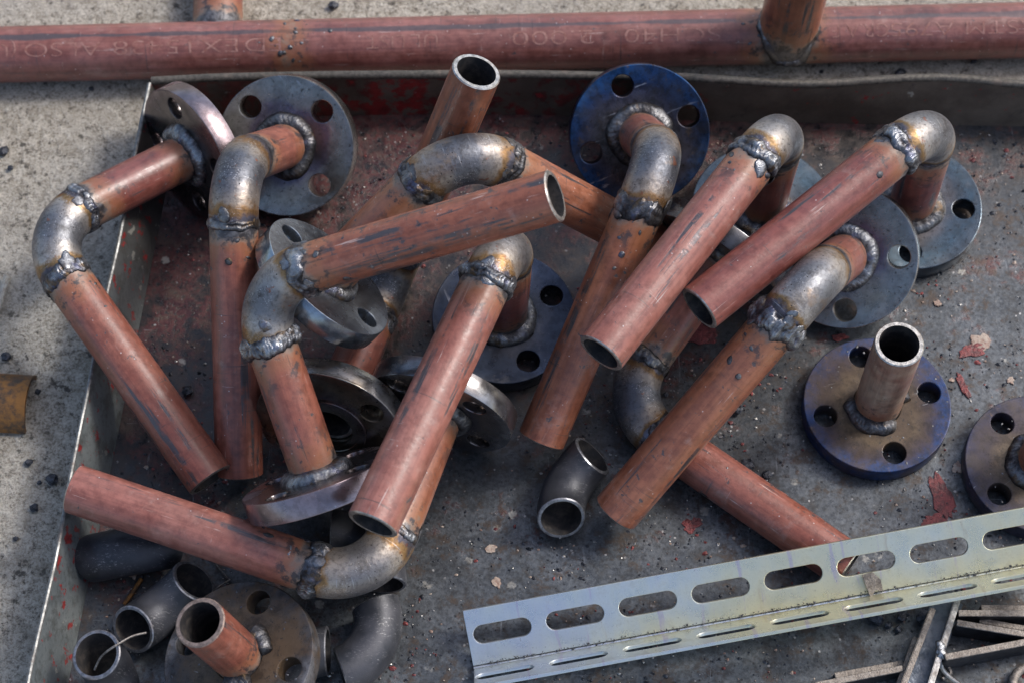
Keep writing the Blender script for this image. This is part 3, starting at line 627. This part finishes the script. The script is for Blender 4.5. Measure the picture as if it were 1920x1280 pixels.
# ------------------------------------------------------------------ loose black elbows
def loose(label, e1, e2, w, zmin=0.0, n12=None):
    z = .03; RL = .038
    for _ in range(6):
        if n12: a = P(*e1, z); u, v = V(n12[0]).normalized(), V(n12[1]); v = (v-u*v.dot(u)).normalized(); C = a-u*RL; mid = C+(u+v)*RL/2
        else:
            A, B = P(*e1, z), P(*e2, z); mid = (A+B)/2; d = (B-A).normalized(); ww = V(w); ww = (ww-d*ww.dot(d)).normalized()
            a, b = mid-d*RL/math.sqrt(2), mid+d*RL/math.sqrt(2); C = mid-ww*RL/math.sqrt(2); u, v = (a-C).normalized(), (b-C).normalized()
        pts, tans = arc(C, u, v, RL, 22)
        low = min(p.z-RO*math.sqrt(max(0, 1-t.z*t.z)) for p, t in zip(pts, tans)); z += zmin-low+.0003
    base = V((mid.x, mid.y, zmin)); t = thing('loose_elbow', label, 'pipe elbow', base, 'loose black pipe elbows')
    bd = link('elbow_body', tube_mesh('elbow_body', pts, tans, RO, RO-.0026, base, [1]*23, (True, True)), [LOOSE, INSIDE, LOOSE_RIM], t)
    return t
loose('loose black elbow arched over the tray floor beside the grey side wall', (172, 1046), (318, 1020), (0, .35, -.93))
loose('loose black elbow with both openings upward, beside the rusty stub flange', (247, 1181), (366, 1086), (0, -.25, .97))
loose('loose black elbow with its opening up, touching the foot of the grey side wall', (180, 1226), None, None, 0.0, ((-.20, -.08, .97), (.1, -1, .1)))
loose('loose black elbow lying flat with its smooth outer curve beside the rusty stub flange', (706, 1126), (636, 1264), (-.70, .62, .05))
loose('loose black elbow half hidden under the rusty stub flange', (612, 1222), (512, 1318), (.7, -.7, .05))
loose('loose black elbow tucked beneath a welded elbow and the flange edge', (716, 1094), (622, 1000), (-.7, -.7, .05))
loose('lone loose black elbow with two scratched open ends beside a pipe end', (1052, 972), (1112, 852), (.62, -.10, .77))

# ------------------------------------------------------------------ long round pipe on the ground behind the tray
LR = .0225
q0, q1 = P(0, 103, GZ+LR), P(1920, 57, GZ+LR); ld = (q1-q0).normalized(); qa, qb = q0-ld*.5, q1+ld*.5
mp = thing('long_pipe_run', 'long red-brown steel pipe with faint stencilled lettering lying on concrete behind the tray', 'pipe', V(((qa.x+qb.x)/2, (qa.y+qb.y)/2, GZ)))
mb = mp.location.copy()
link('pipe_body', straight('pipe_body', qa, qb, LR, LR-.003, mb, lambda l, L: min(abs(l-(qa-P(1470, 77, GZ+LR)).length)-.010, abs(l-(qa-P(545, 90, GZ+LR)).length)+.009), (True, True), 160), [RUN_PAINT, INSIDE, BARE], mp)
j1 = P(1472, 76, GZ+LR)
st1 = link('branch_stub', straight('branch_stub', j1, j1+V((.004, 0, .17)), .0235, .0205, mb, lambda l, L: max(0, l-.014), (False, True), 12), [p1, INSIDE, BARE], mp); st1['label'] = 'upright branch stub welded on the pipe'
j2 = P(408, 96, GZ+LR-.004)
st2 = link('branch_stub', straight('branch_stub', j2, j2+V((-.012, .22, .004)), 0.0200, .0175, mb, lambda l, L: max(0, l-.02), (False, True), 12), [p2, INSIDE, BARE], mp)
def saddle(j, ax, rs, seed):
    """bead along the seam where a stub meets the long pipe"""
    s = ld; c = ax.cross(s).normalized(); vs, fs, hh = [], [], []; n, m = 220, 11
    for i in range(n):
        t = 2*math.pi*i/n; ct, st_ = math.cos(t), math.sin(t); k = .0036*(.9+.9*nz(ct*2, st_*2, seed)+.4*nz(ct*6, st_*6, seed+2))
        for q in range(m):
            f = q/(m-1); rr = rs+k*f*1.1-.0004; y = rr*st_; hz = math.sqrt(max(1e-6, LR*LR-min(LR*.999, abs(y))**2))
            bul = math.sin(math.pi*f)*k*.4*(1+.6*nz(t*25, f*4, seed))
            vs.append(j+s*(rr*ct)+c*y+ax*(hz+k*(1-f)+bul-.0004)-mb); hh.append(.3+.6*math.sin(math.pi*f))
    for i in range(n):
        k = (i+1) % n
        for q in range(m-1): fs.append((i*m+q, i*m+q+1, k*m+q+1, k*m+q))
    link('weld_bead', mesh('weld_bead', vs, fs, None, True, 80, {'bead_height': hh}), WELD_D, mp)
saddle(j1, V((0, 0, 1)), .0222, 3); saddle(j2, V((-.05, .998, 0)).normalized(), .0180, 8)
random.seed(5); vs, fs, hh = [], [], []
for px, n_, sp in ((545, 22, .012), (1425, 14, .010), (1545, 8, .008)):
    for i in range(n_):
        c0 = P(px, 103-px*46/1920, GZ+LR)+ld*random.gauss(0, sp); th = random.uniform(R_(20), R_(150)); d = V((0, -math.cos(th), math.sin(th))); d = (d-ld*d.dot(ld)).normalized()
        blob(vs, fs, hh, c0+d*LR-mb, d, random.choice((.0006, .0009, .0014, .002)), .6, i*2.3)
link('spatter', mesh('spatter', vs, fs, None, True, 80, {'bead_height': hh}), SPAT, mp, kind='stuff')
# stencilled writing, upside down towards the viewer, wrapped on the pipe
def stencil(txt, xl, xr, ang=R_(62), size=None):
    cu = bpy.data.curves.new('t', 'FONT'); cu.body = txt; cu.size = 1; cu.offset = -.014; o = bpy.data.objects.new('t', cu); col.objects.link(o)
    dg = bpy.context.evaluated_depsgraph_get(); dg.update(); me = bpy.data.meshes.new_from_object(o.evaluated_get(dg)); bpy.data.objects.remove(o); bpy.data.curves.remove(cu)
    bm = bmesh.new(); bm.from_mesh(me); bpy.data.meshes.remove(me)
    x0 = min(v.co.x for v in bm.verts); x1 = max(v.co.x for v in bm.verts); y1 = max(v.co.y for v in bm.verts)
    bmesh.ops.triangulate(bm, faces=bm.faces[:])
    for _ in range(2): bmesh.ops.subdivide_edges(bm, edges=[e for e in bm.edges if e.calc_length() > .08], cuts=2)
    A, B = P(xl, 103-xl*46/1920, GZ+LR), P(xr, 103-xr*46/1920, GZ+LR); W = (B-A).length; H = .0115
    back = V((-ld.y, ld.x, 0)).normalized(); upz = V((0, 0, 1))
    for v in bm.verts:
        s = (v.co.x-x0)/(x1-x0); hgt = v.co.y/.72*H            # reading right to left
        th = ang-(hgt-H/2)/LR                                   # letter tops point down towards the viewer
        c = B+(A-B)*s
        v.co = c+(-back*math.cos(th)+upz*math.sin(th))*(LR+.00022)-mb
    m2 = bpy.data.meshes.new('stencil_text'); bm.to_mesh(m2); bm.free()
    for p in m2.polygons: p.use_smooth = True
    link('stencil_text', m2, STENCIL, mp)
stencil('ASTM A795', 1660, 1935); stencil('GR.A F', 1552, 1655); stencil('SCH40', 1168, 1345); stencil('2.000', 960, 1112); stencil('UL', 772, 822)
stencil('LIST', 690, 760); stencil('ED', 466, 532); stencil('EX15438', 222, 452); stencil('ALSO', 58, 198); stencil('(U', 0, 42)

# ------------------------------------------------------------------ slotted zinc angle bar: a trough resting on its fold
def lerp(a, b, t): return a+(b-a)*t
f0, f1 = P(888, 1251, .0035), P(1920, 1061, .0350)
bd = (f1-f0); bl_ = bd.length; bd.normalize()
BT = R_(8); tdir = UPV*math.cos(BT)-FWD*math.sin(BT); tdir = (tdir-bd*tdir.dot(bd)).normalized()
gdir = tdir.cross(bd).normalized(); gdir = gdir if gdir.z > 0 else -gdir
bar = thing('slotted_angle_bar', 'yellowish zinc-plated slotted angle bar lying across the tray floor', 'angle bar', V((f0.x+.2, f0.y+.03, 0)))
bb = bar.location.copy()
BW = .0415; PIT, SL, SH = .0515, .041, .0135
def slot(cx, cy, l, h, n=10):
    r = h/2; pts = []
    for i in range(n+1): t = -math.pi/2+math.pi*i/n; pts.append((cx+l/2-r+r*math.cos(t), cy+r*math.sin(t)))
    for i in range(n+1): t = math.pi/2+math.pi*i/n; pts.append((cx-l/2+r+r*math.cos(t), cy+r*math.sin(t)))
    return pts
def bar_leg(name, across, start, flip):
    L = bl_+.03; w0 = .0012
    holes = [slot(start+PIT*k, .0225, SL, SH) for k in range(int((L-start+SL*.4)/PIT)) if start+PIT*k+SL/2 < L-.004]
    me = plate_mesh(name, [(0, w0), (L, w0), (L, BW), (0, BW)], holes, .0026, .0004)
    nn = bd.cross(across).normalized(); M = Matrix((bd, across, nn)).transposed().to_4x4(); M.translation = f0-bb+nn*(.0013 if flip else -.0013)
    o = link(name, me, ZINC, bar); o.matrix_local = M
    return o
bar_leg('slotted_face', tdir, .0245, False); bar_leg('slotted_face', gdir, .0215, True)
path_tube('fold', [f0-bd*.00+bd*(bl_+.03)*i/30-(tdir+gdir)*.0010 for i in range(31)], .0017, ZINC, bar, bb, 10)
# grit caught in the fold
def chips(name, pts, mat, parent, base, smin, smax, seed, flat=.6):
    random.seed(seed); vs, fs = [], []
    for c in pts:
        s = random.uniform(smin, smax)*(1 if random.random() < .8 else 1.8); i0 = len(vs); n = 5; ph = random.random()*6; el = random.uniform(.6, 1.6)
        for k in range(n):
            t = ph+2*math.pi*k/n; q = s*random.uniform(.6, 1.25); vs.append(c+V((q*math.cos(t)*el, q*math.sin(t), -s*.15))-base)
        vs.append(c+V((s*random.uniform(-.3, .3), s*random.uniform(-.3, .3), s*flat*random.uniform(.5, 1.3)))-base)
        for k in range(n): fs.append((i0+k, i0+(k+1) % n, i0+n))
    return link(name, mesh(name, vs, fs, None, False), mat, parent, kind='stuff')
random.seed(9)
chips('fold_grit', [f0+bd*random.uniform(.01, bl_)+tdir*random.uniform(.0005, .0030)+gdir*.0010 for i in range(380)], SLAG, bar, bb, .0002, .00055, 4)
# scrap chip on the bar
sc = P(1636, 1100, .030); nn = bd.cross(tdir).normalized(); nn = nn if nn.z > 0 else -nn
oc = [V((-.009, .012, 0)), V((.002, .013, 0)), V((.009, .004, 0)), V((.0095, -.008, 0)), V((.002, -.006, 0)), V((-.004, -.013, 0)), V((-.006, -.003, 0))]
def lay(q, h): return bd*q.x+tdir*q.y+nn*h
x_al = (sc-f0).dot(bd); org = f0+bd*x_al+tdir*.0075+nn*.0020
oc = [q*.68 for q in oc]; vs = [lay(q, 0) for q in oc]+[lay(q, .0012) for q in oc]; k = len(oc)
fs = [tuple(range(k))[::-1], tuple(range(k, 2*k))]+[(i, (i+1) % k, k+(i+1) % k, k+i) for i in range(k)]
o = link('metal_scrap', mesh('metal_scrap', vs, fs, None, False), STRIP_EDGE); o.location = org
tag(o, 'small torn brown steel scrap lying on the slotted angle bar', 'scrap')

# ------------------------------------------------------------------ flat strips and channel at the tray's near end
def strip(a, b, h, w, label, group='flat steel strips on edge', z0=0.0005, name='steel_strip'):
    """flat bar standing on its edge; a, b are the ends of its upper edge"""
    A, B = P(*a, z0+h), P(*b, z0+h); d = (B-A); L = d.length; d.normalize(); s = V((-d.y, d.x, 0))
    base = V(((A.x+B.x)/2, (A.y+B.y)/2, z0)); t = thing(name, label, 'steel strip', base, group); bv = .0004
    def box(nm, lo, hi, mat, wd):
        vs = []
        for z in (lo, hi):
            for q, e in ((A, -1), (B, 1)):
                for k in (-1, 1): vs.append(V((q.x, q.y, z))+s*k*wd/2-base)
        fs = [(0, 1, 3, 2), (4, 6, 7, 5), (0, 2, 6, 4), (1, 5, 7, 3), (0, 4, 5, 1), (2, 3, 7, 6)]
        me = mesh(nm, vs, fs, None, False); bm = bmesh.new(); bm.from_mesh(me); bmesh.ops.recalc_face_normals(bm, faces=bm.faces)
        bmesh.ops.bevel(bm, geom=bm.edges[:], offset=bv, segments=1, affect='EDGES'); bm.to_mesh(me); bm.free(); link(nm, me, mat, t)
    box('strip_body', z0, z0+h-.0012, STRIP_FACE, w-.0004); box('sawn_edge', z0+h-.0016, z0+h, STRIP_EDGE, w)
    return t
zz = lambda x, y: (1480+x/4.364, 1040+y/4.364)
strip(zz(1385, 472), zz(2300, 476), .018, .0048, 'long dark strip on edge butting the channel just beyond the slotted angle bar'); strip(zz(1570, 430), zz(2300, 434), .012, .0045, 'shorter thin strip on edge lying behind the strip that butts the channel')
strip(zz(1372, 550), zz(2300, 706), .022, .0046, 'tall sloping strip on edge leaving the channel below the straight pair'); strip(zz(1556, 532), zz(2300, 660), .010, .0042, 'low strip on edge lying close behind the tall sloping strip')
strip(zz(1275, 832), zz(2300, 640), .024, .0048, 'tall strip on edge leaving the channel at its weld tack')
strip(zz(372, 988), zz(935, 886), .007, .0052, 'low short strip on edge ending on bare tray floor beside the channel'); strip(zz(215, 1062), zz(930, 922), .016, .0045, 'taller long strip on edge in front of the low short strip')
ch = thing('steel_channel', 'blue-grey steel channel with two raised bright edges and a weld tack', 'channel', P(*zz(1180, 800), 0)); cb_ = ch.location.copy()
def ch_box(nm, a, b, za, zb, w, mat):
    A, B = P(*a, zb), P(*b, zb); d = (B-A).normalized(); s = V((-d.y, d.x, 0)); vs = []
    for z in (za, zb):
        for q in (A, B):
            for k in (-1, 1): vs.append(V((q.x, q.y, z))+s*k*w/2-cb_)
    fs = [(0, 1, 3, 2), (4, 6, 7, 5), (0, 2, 6, 4), (1, 5, 7, 3), (0, 4, 5, 1), (2, 3, 7, 6)]
    me = mesh(nm, vs, fs, None, False); bm = bmesh.new(); bm.from_mesh(me); bmesh.ops.recalc_face_normals(bm, faces=bm.faces)
    bmesh.ops.bevel(bm, geom=bm.edges[:], offset=.0006, segments=2, affect='EDGES'); bm.to_mesh(me); bm.free(); return link(nm, me, mat, ch)
ch_box('channel_web', zz(1310, 350), zz(990, 1160), .004, .0075, .021, CHAN)
ch_box('channel_edge', zz(1385, 345), zz(1125, 1160), .001, .020, .0042, BARE)
ch_box('channel_edge', zz(1180, 432), zz(895, 1160), .001, .021, .0042, STRIP_EDGE)
ch_box('channel_edge', zz(1040, 668), zz(862, 1160), .001, .014, .0040, STRIP_EDGE)
vs, fs, hh = [], [], []; random.seed(2)
for i in range(9): blob(vs, fs, hh, P(*zz(1240+random.uniform(-18, 18), 780+random.uniform(-55, 50)), .0198)-cb_, V((random.uniform(-.5, .5), -.3, 1)).normalized(), random.uniform(.0014, .003), .8, i*4.1, 10, 6)
link('weld_tack', mesh('weld_tack', vs, fs, None, True, 80, {'bead_height': hh}), WELD, ch)
def wire(name, pts, r, label, cat, mat=WIREM, group=None, seg=8):
    c = []
    for i in range(len(pts)-1):
        p_, q_, r_, s_ = pts[max(0, i-1)], pts[i], pts[i+1], pts[min(len(pts)-1, i+2)]
        for k in range(8):
            t = k/8; c.append(.5*((2*q_)+(r_-p_)*t+(2*p_-5*q_+4*r_-s_)*t*t+(3*q_-p_-3*r_+s_)*t**3))
    c.append(pts[-1]); base = V((sum(p.x for p in c)/len(c), sum(p.y for p in c)/len(c), min(p.z for p in c)-r))
    o = path_tube(name, c, r, mat, None, base, seg); o.location = base
    return tag(o, label, cat, group)
wire('bent_rod', [P(*zz(1250, 870), .012), P(*zz(1245, 915), .010), P(*zz(1290, 975), .006), P(*zz(1390, 1050), .004), P(*zz(1500, 1120), .004)], .0017, 'thin bright bent rod curling from the steel channel', 'rod', BARE)
wire('bent_rod', [P(*zz(1270, 880), .004), P(*zz(1300, 915), .0035), P(*zz(1315, 970), .0035), P(*zz(1250, 1010), .0035)], .0016, 'thin dull hooked rod beside the bright bent rod', 'rod', WIREM)
wire('hooked_bar', [P(*zz(1990, 890), .006), P(*zz(1890, 940), .006), P(*zz(1845, 990), .006), P(*zz(1830, 1060), .006), P(*zz(1870, 1150), .006)], .0032, 'curved steel bar end beside the flat strips', 'bar', STRIP_EDGE, None, 12)
zp = lambda x, y: (60+x/4.267, 980+y/4.267)
wire('thin_wire', [P(*zp(500, 1172), .052), P(*zp(545, 1080), .058), P(*zp(600, 1025), .062), P(*zp(675, 975), .064), P(*zp(800, 905), .060), P(*zp(915, 876), .056)], .0008, 'thin grey wire looped between two loose black elbows', 'wire')
wire('thin_wire', [P(*zp(1395, 240), .004), P(*zp(1480, 340), .003), P(*zp(1565, 440), .002), P(*zp(1580, 452), .002), P(*zp(1500, 500), .003), P(*zp(1440, 552), .003)], .0006, 'thin wire kinked on the tray floor under the pipe resting on the side wall', 'wire')
wire('electrode_stub', [P(*zp(875, 445), .003), P(*zp(800, 560), .003), P(*zp(735, 650), .003)], .0016, 'short burnt welding electrode stub on the tray floor among loose elbows', 'electrode', RUSTY)

# ------------------------------------------------------------------ odds on the concrete
def half_pipe():
    c = P(-20, 757, GZ); t = thing('half_pipe_offcut', 'rusty brown curved steel offcut lying on the concrete beside the tray', 'offcut', c); vs, fs = [], []
    n, r, L = 22, .024, .032; ax = V((1, -.06, 0)).normalized(); cr = V((.06, 1, 0)).normalized()
    for k, rr in enumerate((r, r-.003)):
        for e in (-1.6, 1):
            for i in range(n+1):
                th = R_(12)+R_(150)*i/n; vs.append(ax*L*e+cr*rr*math.cos(th)*1.05+V((0, 0, 1))*(rr*math.sin(th)-.004))
    N = n+1
    for i in range(n):
        fs += [(i, i+1, N+i+1, N+i), (2*N+i, 3*N+i, 3*N+i+1, 2*N+i+1), (N+i, N+i+1, 3*N+i+1, 3*N+i), (i, 2*N+i, 2*N+i+1, i+1)]
    fs += [(0, N, 3*N, 2*N), (n, 2*N+n, 3*N+n, N+n)]
    link('curved_shell', mesh('curved_shell', vs, fs, None, True, 40), RUSTY, t)
half_pipe()
wire('wood_splinter', [P(-12, 600, .001), P(2, 560, .001), P(14, 518, .001)], .0028, 'pale splinter lying on the concrete beside the tray', 'splinter', WOODM)
def pebble(px, py, r, z, label, mat, cat, group, seed):
    bm = bmesh.new(); bmesh.ops.create_icosphere(bm, subdivisions=2, radius=r)
    for v in bm.verts:
        q = v.co.normalized(); v.co *= 1+.45*nz(*(q*1.6+V((seed, 0, 0))))+.2*nz(*(q*4+V((seed, 3, 0)))); v.co.z *= .7
    lo = min(v.co.z for v in bm.verts)
    for v in bm.verts: v.co.z -= lo
    me = bpy.data.meshes.new('slag_lump'); bm.to_mesh(me); bm.free()
    o = link('slag_lump', me, mat); o.location = P(px, py, z); o.rotation_euler = (0, 0, seed); return tag(o, label, cat, group)
for i, (x, y, r) in enumerate([(100, 901, .006), (66, 953, .0042), (9, 287, .006), (21, 318, .0032), (13, 670, .0050), (626, 14, .0055), (1687, 143, .0058), (1826, 117, .0038), (172, 168, .0028), (75, 905, .0025), (55, 868, .004), (72, 735, .003), (1540, 136, .0024), (30, 1010, .0025)]):
    pebble(x, y, r*.75, GZ, 'small dark slag lump lying loose on the concrete', SLAG, 'slag', 'slag lumps on the concrete', i*1.3+.4)
for i, (x, y, r) in enumerate([(1643, 1160, .0058), (1690, 1158, .0038), (1665, 1173, .0026), (1684, 1180, .0028), (1730, 1160, .0055), (1737, 1150, .0035), (757, 517, .0068), (1382, 770, .004), (1248, 740, .002), (1400, 875, .005), (900, 1262, .003), (330, 880, .004), (352, 735, .004), (1437, 892, .0035)]):
    pebble(x, y, r, .0002, 'small dark slag lump lying loose on the tray floor', SLAG, 'slag', 'slag lumps on the tray floor', i*1.9+.7)
# fine grit nobody could count
random.seed(21)
gp = {0: [], 1: [], 2: [], 3: []}
for i in range(9500):
    x, y = random.uniform(90, 1990), random.uniform(245, 1330)
    if nz(x*.006, y*.006, 4)+.55*random.random() < .22: continue
    p = P(x, y, .0001)
    edge = Lf0.lerp(Lf1, max(0, min(1, (Lf0.y-p.y)/(Lf0.y-Lf1.y))))
    if p.x < edge.x+.006: continue
    gp[random.choice((0, 0, 0, 0, 1, 1, 2, 3))].append(p)
for k, (mt, lb, a, b) in enumerate(((SLAG, 'dark grinding grit and scale scattered over the tray floor', .0004, .0011), (BARE, 'bright metal swarf specks scattered over the tray floor', .0003, .0008), (REDFLAKE, 'tiny red paint chips scattered over the tray floor', .0005, .0013), (PALEFLAKE, 'tiny pale chips scattered over the tray floor', .0004, .0010))):
    o = chips('floor_grit', gp[k], mt, None, V((0, 0, 0)), a, b, k+30, .5); o['label'] = lb; o['category'] = 'grit'
